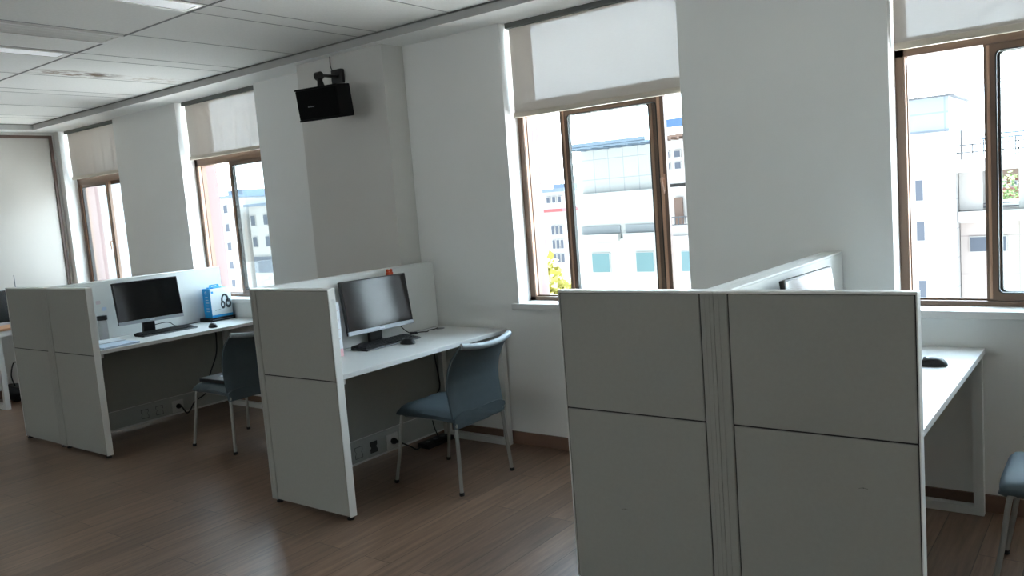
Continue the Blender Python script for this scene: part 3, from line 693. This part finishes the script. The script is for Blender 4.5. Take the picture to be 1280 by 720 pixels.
# ------------------------------------------------------------------ chairs
def chair(x, y, rz, label):
    t = thing('office_chair', label, 'chair', (x, y, 0), rz, group='cloth-covered chairs with grey steel legs')
    # seat: padded, waterfall front towards -x
    prof_t = [(-0.228, 0.416), (-0.226, 0.438), (-0.208, 0.456), (-0.16, 0.464), (-0.05, 0.462), (0.08, 0.455), (0.20, 0.448), (0.235, 0.446)]
    prof_b = [(-0.226, 0.400), (-0.222, 0.384), (-0.205, 0.374), (-0.15, 0.373), (-0.05, 0.378), (0.08, 0.380), (0.20, 0.374), (0.235, 0.372)]
    def lerp(P, u):
        k = u * (len(P) - 1); i = min(int(k), len(P) - 2); f = k - i
        return P[i][0] * (1 - f) + P[i + 1][0] * f, P[i][1] * (1 - f) + P[i + 1][1] * f
    def fs(u, v):
        s = 2 * v - 1; w = 0.222 - 0.012 * (1 - u); edge = abs(s) ** 6
        xt, zt = lerp(prof_t, u); xb, zb = lerp(prof_b, u); sag = -0.006 * (1 - s * s)
        zm = (zt + zb) / 2
        return Vector((xt + 0.01 * edge * (1 if u < 0.3 else 0), s * w, zt + sag - (zt - zm) * edge * 0.75)), Vector((xb, s * w, zb + (zm - zb) * edge * 0.75))
    MB().grid(fs, 21, 16).build('seat', M['chair'], t, smooth=60)
    # back: one curved shell, cloth pulled over it
    bp = [(0.222, 0.366), (0.216, 0.42), (0.204, 0.50), (0.196, 0.56), (0.197, 0.62), (0.212, 0.68), (0.244, 0.745), (0.290, 0.80), (0.312, 0.822)]
    def fb(u, v):
        s = 2 * v - 1; x0, z0 = lerp(bp, u)
        w = 0.219 + 0.004 * math.sin(u * PI) - 0.016 * max(0, u - 0.75) * 4 * 0.6
        curve = 0.030 * (1 - s * s) * (0.3 + 0.7 * u)
        wr = 0.0035 * math.sin(z0 * 190 + s * 5 + 2.0 * math.sin(3 * s)) * max(0, 1 - u * 3.2)
        th = 0.012 if abs(s) > 0.93 else 0.018
        zz = z0 - 0.020 * (1 - s * s) * max(0, (u - 0.85) / 0.15)
        return Vector((x0 + curve - th / 2, s * w, zz)), Vector((x0 + curve + th / 2 + wr, s * w, zz - 0.003))
    b = MB().grid(fb, 32, 20).build('backrest', M['chair'], t, smooth=60)
    rim = [fb(1.0, k / 20)[0] * 0.5 + fb(1.0, k / 20)[1] * 0.5 for k in range(21)]
    MB().tube(rim, 0.0175, 10).build('top_rim', M['chairedge'], b, smooth=60)
    # legs
    for sy in (-1, 1):
        MB().tube(smoothpath([(-0.150, sy * 0.185, 0.405), (-0.178, sy * 0.195, 0.400), (-0.192, sy * 0.202, 0.375), (-0.215, sy * 0.213, 0.20), (-0.250, sy * 0.226, 0.012)]), 0.0098, 12).build('leg', M['chrome'], t, smooth=50)
        MB().tube(smoothpath([(0.214, sy * 0.200, 0.42), (0.222, sy * 0.204, 0.36), (0.232, sy * 0.213, 0.20), (0.243, sy * 0.226, 0.012)]), 0.0108, 12).build('leg', M['chrome'], t, smooth=50)
        for xx in (-0.2515, 0.2435):
            MB().lathe([(0.013, 0), (0.0145, 0.002), (0.0145, 0.016), (0.012, 0.018)], 12, (xx, sy * 0.2265, 0)).build('leg_cap', M['black'], t, smooth=50)
        MB().tube([(-0.17, sy * 0.193, 0.404), (0.216, sy * 0.20, 0.402)], 0.010, 10).build('seat_rail', M['chrome'], t, smooth=50)
    MB().tube([(-0.16, -0.19, 0.402), (-0.16, 0.19, 0.402)], 0.009, 10).build('cross_bar', M['chrome'], t, smooth=50)
    return t
proto = chair(-3.135, 3.418, 0.0, 'slate grey chair pulled up to the middle desk, fully in view')
c2 = copy_tree(proto); c2.location = (-5.10, 3.345, 0); c2['label'] = 'dark chair with a black folder on its seat, half hidden by middle end panel'
c3 = copy_tree(proto); c3.location = (-0.152, 3.43, 0); c3['label'] = 'teal-looking chair cut off by the right border of the photo'

# black folder on the far chair
t = thing('black_folder', 'black folder with white sheet lying on the farther chair seat', 'folder', (-5.17, 3.325, 0.4625), 0.05)
MB().box(-0.115, 0.20, -0.15, 0.15, 0.001, 0.026, 0.004).build('folder_cover', M['black'], t, smooth=40)
MB().box(0.0, 0.19, -0.06, 0.13, 0.0255, 0.029, 0.001).build('sheet', M['paper'], t)

# ------------------------------------------------------------------ loudspeaker
yaw, tl = -0.192, 0.127
sc_ = Vector((-4.178, 3.62, 2.29))
t = thing('loudspeaker', 'black box loudspeaker hung high on the white pillar', 'loudspeaker', sc_, -yaw)
Rm = Matrix.Rotation(-tl, 4, 'X').inverted()
w, h, d = 0.1635, 0.103, 0.078
MB().box(-w, w, -d + 0.008, d, -h, h, 0.006).build('cabinet', M['blackmatt'], t, smooth=40, mtx=Rm)
gr = MB().box(-w + 0.004, w - 0.004, -d - 0.001, -d + 0.009, -h + 0.012, h - 0.012, 0.004).build('grille', M['grillecloth'], t, smooth=40, mtx=Rm)
m = MB()
for k, hh in enumerate((6, 4, 4, 6, 4, 4, 5)): m.box(-0.075 + k * 0.0075, -0.070 + k * 0.0075, -d - 0.0022, -d - 0.0008, -0.018, -0.018 + hh * 0.0017)
m.build('name_badge', M['grey'], gr, mtx=Rm)
MB().box(-w - 0.001, w + 0.001, -d - 0.001, -d + 0.02, h - 0.011, h + 0.001, 0.003).build('trim_strip', M['blackmatt'], t, smooth=40, mtx=Rm)
MB().box(-w - 0.001, w + 0.001, -d - 0.001, -d + 0.02, -h - 0.001, -h + 0.011, 0.003).build('trim_strip', M['blackmatt'], t, smooth=40, mtx=Rm)
t = thing('speaker_bracket', 'black arm bracket on the pillar carrying the loudspeaker', 'bracket', (-4.32, 3.90, 2.50))
MB().box(-0.05, 0.05, -0.035, 0.0, -0.05, 0.045, 0.006).build('wall_plate', M['black'], t, smooth=40)
MB().tube([(0.01, -0.03, -0.005), (0.08, -0.20, -0.022), (0.105, -0.255, -0.03)], 0.011, 10).build('arm', M['black'], t, smooth=50)
m = MB(); m.lathe([(0.016, -0.027), (0.027, -0.02), (0.027, 0.02), (0.016, 0.027)], 16); m.build('knuckle', M['black'], t, smooth=50, mtx=Matrix.Translation((0.09, -0.262, -0.03)) @ Matrix.Rotation(PI / 2, 4, 'Y'))
m = MB(); m.tube([(0.092, -0.262, -0.03), (0.105, -0.268, -0.075), (0.11, -0.268, -0.108)], [0.017, 0.02, 0.026], 12); m.build('drop_clamp', M['black'], t, smooth=50)
cable([(-4.395, 3.893, 2.645), (-4.397, 3.893, 2.58), (-4.365, 3.885, 2.535)], 0.003, 'speaker_wire', 'thin dark wire running up from the speaker bracket to the ceiling ledge')

# ------------------------------------------------------------------ far left desk and things on it
t = thing('office_desk', 'white-legged desk with wooden edge at the left border by the far wall', 'desk', (-8.64, 3.42, 0))
MB().box(-0.30, 0.34, -0.50, 0.56, 0.735, 0.758, 0.002).build('desktop', M['wood'], t)
MB().box(-0.295, 0.335, -0.495, 0.555, 0.690, 0.735).build('apron', M['whitesteel'], t)
for y in (-0.36, 0.50):
    lg = MB(); lg.ring([(-0.28, 0), (0.305, 0), (0.305, 0.69), (-0.28, 0.69)], [(-0.235, 0.045), (0.26, 0.045), (0.26, 0.645), (-0.235, 0.645)], 'y', y - 0.022, y + 0.022); lg.build('leg_frame', M['whitesteel'], t)
t = thing('cable_bag', 'black bag-like bundle with cables on the floor under the left border desk', 'bag', (-8.70, 3.30, 0))
m = MB(); 
def fbag(u, v):
    a = 2 * PI * u; r = 0.5 + 0.5 * math.sin(PI * min(1, 0.25 + 0.75 * (1 - v)))
    return (0.14 * r * math.cos(a), 0.11 * r * math.sin(a), 0.15 * v + 0.012 * math.sin(4 * a) * v)
rings = [[m.bm.verts.new(fbag(i / 20, j / 6)) for i in range(20)] for j in range(7)]
for A, B in zip(rings, rings[1:]):
    for i in range(20): m.bm.faces.new((A[i], A[(i + 1) % 20], B[(i + 1) % 20], B[i]))
m.bm.faces.new(rings[0][::-1]); m.bm.faces.new(rings[-1]); m.build('bag_body', M['black'], t, smooth=50)
MB().tube(smoothpath([(0.0, -0.02, 0.14), (0.02, -0.05, 0.26), (0.0, 0.0, 0.38), (0.03, 0.05, 0.30), (0.0, 0.04, 0.18), (0.0, 0.02, 0.14)]), 0.006, 8).build('cable_loop', M['cable'], t, smooth=50)
t = thing('antenna_rod', 'thin grey upright rod showing above the left partition', 'antenna', (-8.62, 3.375, 0.758))
MB().lathe([(0.045, 0), (0.045, 0.02), (0.02, 0.03)], 16).build('rod_base', M['black'], t, smooth=40)
MB().tube([(0, 0, 0.03), (0.0, 0, 0.3), (0, 0, 0.468)], [0.006, 0.005, 0.004], 8).build('rod', M['grey'], t, smooth=40)

# ------------------------------------------------------------------ outdoors
H = 1.563
gq = MB().box(-400, 400, 4.6, 600, -14.4, -14.0).build('ground_outside', M['ground']); struct(gq, 'pale paved ground far below the windows', 'ground')
struct(MB().box(-16, 12, 4.6, 14.5, -1.7, -1.4).build('bounce_slab', M['bouncer']), 'unseen white slab added under the windows to bounce daylight indoors', 'roof')  # added slab, unseen, bounces daylight up to the ceiling
struct(MB().box(-9.35, -8.92, WO + 0.001, 5.15, -1.4, 4.0).build('wall_fin', M['plainpale']), 'pale outside fin beyond the farthest window', 'wall')
gq2 = MB().box(-200, 200, -300, -4.8, -14.4, -14.0).build('ground_yard', M['ground']); struct(gq2, 'pale paved yard behind the building', 'ground')

def fx(v, k): return v * k
def fz(z, k): return H + (z - H) * k
def fbox(mb, k, x0, x1, y0, y1, z0, z1):
    mb.box(x0 * k, x1 * k, y0 * k, y1 * k, fz(z0, k) if z0 > -8 else -14, fz(z1, k))
K = 1.5
def win(parent, k, x0, x1, z0, z1, mat, y=30.0, frame=M['plain']):
    m = MB(); fbox(m, k, x0 - 0.03, x1 + 0.03, y - 0.06, y + 0.02, z0 - 0.03, z1 + 0.03); f = m.build('window', frame, parent)
    m = MB(); fbox(m, k, x0, x1, y - 0.075, y - 0.03, z0, z1); m.build('pane', mat, f)
# the tiled hall with the blue-grey roof canopy
t = thing('tiled_building', 'white tiled building with blue-grey roof canopy, seen through the window beside the pillar', 'building')
m = MB(); fbox(m, K, -19.0, -12.2, 30.0, 40, -9, 1.60); m.build('lower_wall', M['plain'], t)
m = MB(); fbox(m, K, -19.0, -14.95, 30.0, 40, 1.60, 3.42); m.build('upper_wall', M['facade'], t)
m = MB(); fbox(m, K, -14.95, -12.2, 29.9, 40, 1.75, 3.50); m.build('side_wall', M['plain'], t)
m = MB(); fbox(m, K, -19.05, -12.2, 29.7, 30.0, 1.48, 1.62); fbox(m, K, -19.05, -12.2, 29.85, 30.0, -0.42, -0.32); m.build('ledge', M['plain'], t)
m = MB(); fbox(m, K, -18.7, -14.95, 28.6, 32, 3.44, 3.52); fbox(m, K, -18.7, -14.95, 28.6, 28.7, 3.50, 3.66)
for q in range(7): fbox(m, K, -18.5 + q * 0.55, -18.42 + q * 0.55, 28.6, 30, 3.40, 3.45)
m.build('roof_canopy', M['roofgrey'], t)
m = MB(); fbox(m, K, -14.94, -12.2, 29.2, 31, 3.52, 3.62)
for q in range(8): fbox(m, K, -14.9 + q * 0.34, -14.8 + q * 0.34, 29.2, 30, 3.44, 3.52)
m.build('roof_edge', M['roofbrown'], t)
m = MB(); fbox(m, K, -14.80, -12.2, 32.0, 38, 3.5, 4.5); m.build('penthouse', M['plain'], t)
win(t, K, -14.68 * 1.066, -13.2 * 1.066, 3.90 * 1.06, 4.45, M['bluewin'], 32.0)
for z in (2.88, 2.43):
    for x in (-14.78, -14.32, -13.86, -13.4): win(t, K, x, x + 0.24, z - 0.11, z + 0.13, M['greywin'], 29.9)
for x0, x1 in ((-18.45, -17.62), (-16.33, -15.55), (-14.30, -13.5)): win(t, K, x0, x1, -1.74, -0.95, M['teal'])
for x0, x1 in ((-18.85, -17.0), (-16.75, -15.3)):
    m = MB(); fbox(m, K, x0, x1, 29.93, 30.02, -0.10, 0.22); b = m.build('balcony_shade', M['palegrey'], t)  # flat grey panel paints the shade of a recessed balcony
    m = MB()
    fbox(m, K, x0, x1, 29.7, 29.95, -0.42, -0.12); m.build('balcony_front', M['plain'], b)
m = MB(); fbox(m, K, -14.46, -14.1, 29.86, 29.92, 0.15, 1.2); b = m.build('balcony_door', M['roofbrown'], t)
m = MB(); fbox(m, K, -14.5, -13.2, 29.6, 29.63, 0.42, 0.46); fbox(m, K, -14.5, -13.2, 29.6, 29.63, 0.12, 0.16)
for q in range(9): fbox(m, K, -14.5 + q * 0.15, -14.47 + q * 0.15, 29.6, 29.63, 0.12, 0.44)
m.build('balcony_rail', M['rail2'], t)

# the tower block
t = thing('tower_building', 'white square tower with slit windows, seen through the right window', 'building')
m = MB(); fbox(m, K, -6.4, -4.56, 30, 35, -9, 2.72); m.build('tower_wall', mat_facade('white_tower_tile', (172, 172, 171), (148, 150, 152), 1.15, 1.45, 0.03), t)
m = MB(); fbox(m, K, -6.0, -4.75, 30.2, 34, 2.72, 3.85); m.build('roof_room', mat_facade('pale_roof_glass', (150, 160, 168), (130, 142, 152), 1.9, 0.85, 0.04), t)
m = MB(); fbox(m, K, -6.05, -4.56, 30.0, 34.2, 3.85, 3.90); m.build('roof_slab', M['rail2'], t)
for (x0, x1, z0, z1) in ((-5.74, -5.52, 0.53, 1.2), (-5.73, -5.50, -0.80, -0.16), (-5.70, -5.48, -2.75, -2.15)): win(t, K, x0, x1, z0, z1, M['greywin'])
# the lower wing with roof terrace
t = thing('terrace_building', 'pinkish white block with roof terrace and pergola, at the right edge behind the window', 'building')
m = MB(); fbox(m, K, -4.54, 0.5, 30.6, 38, -9, 0.10); m.build('lower_wall', M['facadep'], t)
m = MB(); fbox(m, K, -4.54, 0.5, 29.9, 38, 1.36, 1.76); m.build('roof_slab', M['plain'], t)
m = MB(); fbox(m, K, -4.54, 0.5, 30.2, 30.6, -0.28, 0.08); m.build('ledge', M['plain'], t)
for x0, x1 in ((-4.54, -3.86), (-2.86, -2.3), (-1.0, -0.4)):
    m = MB(); fbox(m, K, x0, x1, 30.5, 33, 0.10, 1.36); m.build('column', M['plain'], t)
m = MB(); fbox(m, K, -4.5, 0.5, 30.55, 30.6, 0.16, 0.2); fbox(m, K, -4.5, 0.5, 30.55, 30.6, 0.28, 0.31); m.build('terrace_rail', M['rail2'], t)
for x0, x1 in ((-4.25, -3.74), (-3.66, -3.24), (-1.6, -1.0)): win(t, K, x0, x1, -1.26, -0.79, M['greywin'], 30.6)
m = MB()
for z in (1.98, 2.22): fbox(m, K, -4.53, 0.4, 30.0, 30.04, z - 0.02, z + 0.02)
for q in range(12): fbox(m, K, -4.5 + q * 0.42, -4.47 + q * 0.42, 30.0, 30.04, 1.76, 2.24)
fbox(m, K, -4.42, -4.36, 30.1, 30.16, 1.76, 2.70)
m.build('roof_rail', M['rail2'], t)
m = MB()
for q in range(9):
    x = -3.95 + q * 0.42
    for s2 in range(2): m.box(x * K, (x + 0.38) * K, (30.4 + s2 * 0.9) * K, (31.25 + s2 * 0.9) * K, fz(2.36 + s2 * 0.16, K), fz(2.40 + s2 * 0.16, K))
for q in range(5): fbox(m, K, -3.9 + q * 0.9, -3.86 + q * 0.9, 31.0, 31.04, 1.76, 2.42)
m.build('pergola', M['roofgrey'], t)
# brick house behind the terrace
t = thing('brick_house', 'small red brick house seen through the terrace opening', 'building')
m = MB(); fbox(m, 2.6, -4.2, -2.2, 30.5, 33, -9, 1.12); m.build('house_wall', M['brick'], t)
for q in range(3): win(t, 2.6, -3.35 + q * 0.3, -3.22 + q * 0.3, 0.82, 0.95, M['greywin'], 30.5)
m = MB(); m.prism([(-4.25 * 2.6, fz(1.12, 2.6)), (-2.15 * 2.6, fz(1.12, 2.6)), (-3.2 * 2.6, fz(1.5, 2.6))], 'y', 30.3 * 2.6, 33 * 2.6); m.build('roof', M['roofbrown'], t)

def tree(x, y, zc, rx, rz_, zg, mat, label, n=900):
    t = thing('tree', label, 'tree', (x, y, zg), group='trees outside the windows')
    rnd = random.Random(int(abs(x * 13 + y * 7)))
    MB().tube([(0, 0, 0), (0.1, 0, (zc - zg) * 0.5), (0, 0.05, zc - zg)], [0.22, 0.15, 0.06], 8).build('trunk', M['bark'], t, smooth=50)
    m = MB()
    lob = [(rnd.uniform(-.6, .6) * rx, rnd.uniform(-.6, .6) * rx, rnd.uniform(-.6, .7) * rz_, rnd.uniform(.35, .6)) for _ in range(9)]
    for _ in range(n):
        lx, ly, lz, lr = rnd.choice(lob); v = Vector((rnd.gauss(0, 1), rnd.gauss(0, 1), rnd.gauss(0, 1))).normalized() * rnd.uniform(.55, 1)
        c = Vector((lx + v.x * rx * lr, ly + v.y * rx * lr, lz + v.z * rz_ * lr + zc - zg))
        a = Vector((rnd.gauss(0, 1), rnd.gauss(0, 1), rnd.gauss(0, 1))).normalized(); b = a.orthogonal().normalized(); s_ = rnd.uniform(.09, .2) * max(1, rx / 2)
        vs = [m.bm.verts.new(c + a * s_), m.bm.verts.new(c + b * s_ * .6), m.bm.verts.new(c - a * s_), m.bm.verts.new(c - b * s_ * .6)]
        m.bm.faces.new(vs)
    m.build('crown', mat, t)
tree(-13.75, 20.0, -1.9, 0.95, 1.9, -14, M['leafy'], 'yellow-green tree at the foot of the window beside the pillar')
for i, (x, lb) in enumerate(((-7.5, 'green tree behind the terrace opening, left one'), (-3.1, 'green tree behind the terrace opening, right one'))):
    tree(x, 66, fz(0.0, 2.2), 1.6, 2.4, -14, M['leafg'], lb)
# more distant blocks left of the hall and through the two far windows
def block(name, label, k, x0, x1, y0, y1, z1, wins, wmat, wall, roof, step=None):
    t = thing(name, label, 'building')
    m = MB(); fbox(m, k, x0, x1, y0, y1, -9, z1); m.build('block_wall', wall, t)
    m = MB(); fbox(m, k, x0 - 0.1, x1 + 0.1, y0 - 0.3, y1, z1, z1 + 0.15)
    if step: fbox(m, k, x0 + step[0], x0 + step[1], y0 + 1, y1, z1 + 0.15, z1 + step[2])
    m.build('roof_edge', roof, t)
    for (a, b, c, d) in wins: win(t, k, a, b, c, d, wmat, y0)
    return t
block('far_block', 'distant low block with red roof band left of the tiled building', 2.0, -20.9, -19.75, 30, 34, 0.95, [(-20.45 + q * 0.22, -20.32 + q * 0.22, -0.05 - r * 0.62, 0.32 - r * 0.62) for q in range(3) for r in range(3)], M['greywin'], M['plain'], M['redsign'])
block('far_block', 'distant grey-roofed block standing above the red roof band', 3.0, -21.2, -19.6, 30, 34, 1.82, [(-20.6 + q * 0.3, -20.45 + q * 0.3, 1.35, 1.6) for q in range(3)], M['greywin'], M['plain'], M['roofgrey'], (0.3, 0.9, 0.35))
block('apartment_block', 'white apartment block with brownish windows, left half of the second far window', 2.0, -46.4, -43.6, 30, 36, 3.1, [(-45.6 + q * 0.75, -45.25 + q * 0.75, 2.2 - r * 1.15, 2.65 - r * 1.15) for q in range(2) for r in range(5)], M['greywin'], M['plain'], M['roofgrey'], (0.6, 2.2, 0.5))
block('apartment_block', 'long white block with grey roof and blue-green lower front, right half of second far window', 2.0, -43.1, -38.0, 30.5, 38, 2.45, [(-42.9 + q * 1.25, -42.5 + q * 1.25, 1.3 - r * 1.3, 1.9 - r * 1.3) for q in range(4) for r in range(2)] + [(-43.0, -39.5, -1.6, -0.6)], M['greywin'], M['plain'], M['roofgrey'], (0.5, 3.0, 0.6))
block('horizon_block', 'very distant low white building through the farthest window', 3.0, -63.0, -54.5, 30, 34, 2.35, [(-60 + q * 1.2, -59.4 + q * 1.2, 1.2, 1.6) for q in range(4)], M['greywin'], M['plain'], M['roofgrey'])

# ------------------------------------------------------------------ light
SKY_FRONT, SKY_BACK, SUN = 17.0, 2.2, 40.0
w = bpy.data.worlds.new('bright_sky'); S.world = w; w.use_nodes = True
nt = w.node_tree; nt.nodes.clear()
out = nt.nodes.new('ShaderNodeOutputWorld'); bg = nt.nodes.new('ShaderNodeBackground')
tc = nt.nodes.new('ShaderNodeTexCoord'); sp = nt.nodes.new('ShaderNodeSeparateXYZ'); nt.links.new(tc.outputs['Generated'], sp.inputs[0])
rp = nt.nodes.new('ShaderNodeValToRGB')
rp.color_ramp.elements[0].position = 0.0; rp.color_ramp.elements[0].color = (0.82, 0.92, 1.0, 1)
rp.color_ramp.elements[1].position = 0.6; rp.color_ramp.elements[1].color = (0.64, 0.83, 1.0, 1)
nt.links.new(sp.outputs['Z'], rp.inputs[0]); nt.links.new(rp.outputs[0], bg.inputs['Color'])
# hazy sky: bright on the window side, dimmer behind the building
mr = nt.nodes.new('ShaderNodeMapRange'); mr.interpolation_type = 'SMOOTHSTEP'
mr.inputs['From Min'].default_value = -0.5; mr.inputs['From Max'].default_value = 0.8
mr.inputs['To Min'].default_value = SKY_BACK; mr.inputs['To Max'].default_value = SKY_FRONT
nt.links.new(sp.outputs['Y'], mr.inputs['Value']); nt.links.new(mr.outputs[0], bg.inputs['Strength'])
nt.links.new(bg.outputs[0], out.inputs[0])
sun = bpy.data.lights.new('sun', 'SUN'); sun.energy = SUN; sun.angle = math.radians(2); sun.color = (1.0, 0.98, 0.95)
so = bpy.data.objects.new('sun', sun); COL.objects.link(so)
so.rotation_euler = Vector((-0.03, 0.07, -0.99)).to_track_quat('-Z', 'Y').to_euler()
def portal(x, y, z, sx, sz, ry):
    l = bpy.data.lights.new('window_daylight', 'AREA'); l.shape = 'RECTANGLE'; l.size = sx; l.size_y = sz
    l.cycles.is_portal = True
    o = bpy.data.objects.new('window_daylight', l); COL.objects.link(o); o.location = (x, y, z); o.rotation_euler = ry
for (a, b) in WIN: portal((a + b) / 2, 4.42, 1.8, b - a, 1.8, (-PI / 2, 0, 0))
for (a, b) in BW: portal((a + b) / 2, YB - 0.28, 1.75, b - a, 1.7, (PI / 2, 0, 0))

# ------------------------------------------------------------------ camera
f_px = 1021.97; yw, pt, rl = -0.65303726, -0.10555135, -0.07798562
fw = Vector((math.sin(yw) * math.cos(pt), math.cos(yw) * math.cos(pt), math.sin(pt)))
rt = Vector((math.cos(yw), -math.sin(yw), 0)); up = rt.cross(fw)
r_ = math.cos(rl) * rt + math.sin(rl) * up; u_ = -math.sin(rl) * rt + math.cos(rl) * up
cam = bpy.data.cameras.new('camera'); cam.sensor_fit = 'HORIZONTAL'; cam.sensor_width = 36.0; cam.lens = f_px / 1280 * 36.0
cam.clip_start = 0.05; cam.clip_end = 2000
co = bpy.data.objects.new('camera', cam); COL.objects.link(co)
mw = Matrix.Identity(4)
for i in range(3): mw[i][0] = r_[i]; mw[i][1] = u_[i]; mw[i][2] = -fw[i]
mw.translation = Vector((0, 0, H)); co.matrix_world = mw
S.camera = co
S.view_settings.view_transform = 'Standard'
try: S.view_settings.look = 'None'
except Exception: pass
S.view_settings.exposure = 0.06; S.view_settings.gamma = 1.0; S.view_settings.use_curve_mapping = False
S.cycles.use_denoising = True
S.cycles.max_bounces = 10; S.cycles.diffuse_bounces = 6; S.cycles.glossy_bounces = 4; S.cycles.transparent_max_bounces = 16
S.cycles.caustics_reflective = False; S.cycles.caustics_refractive = False
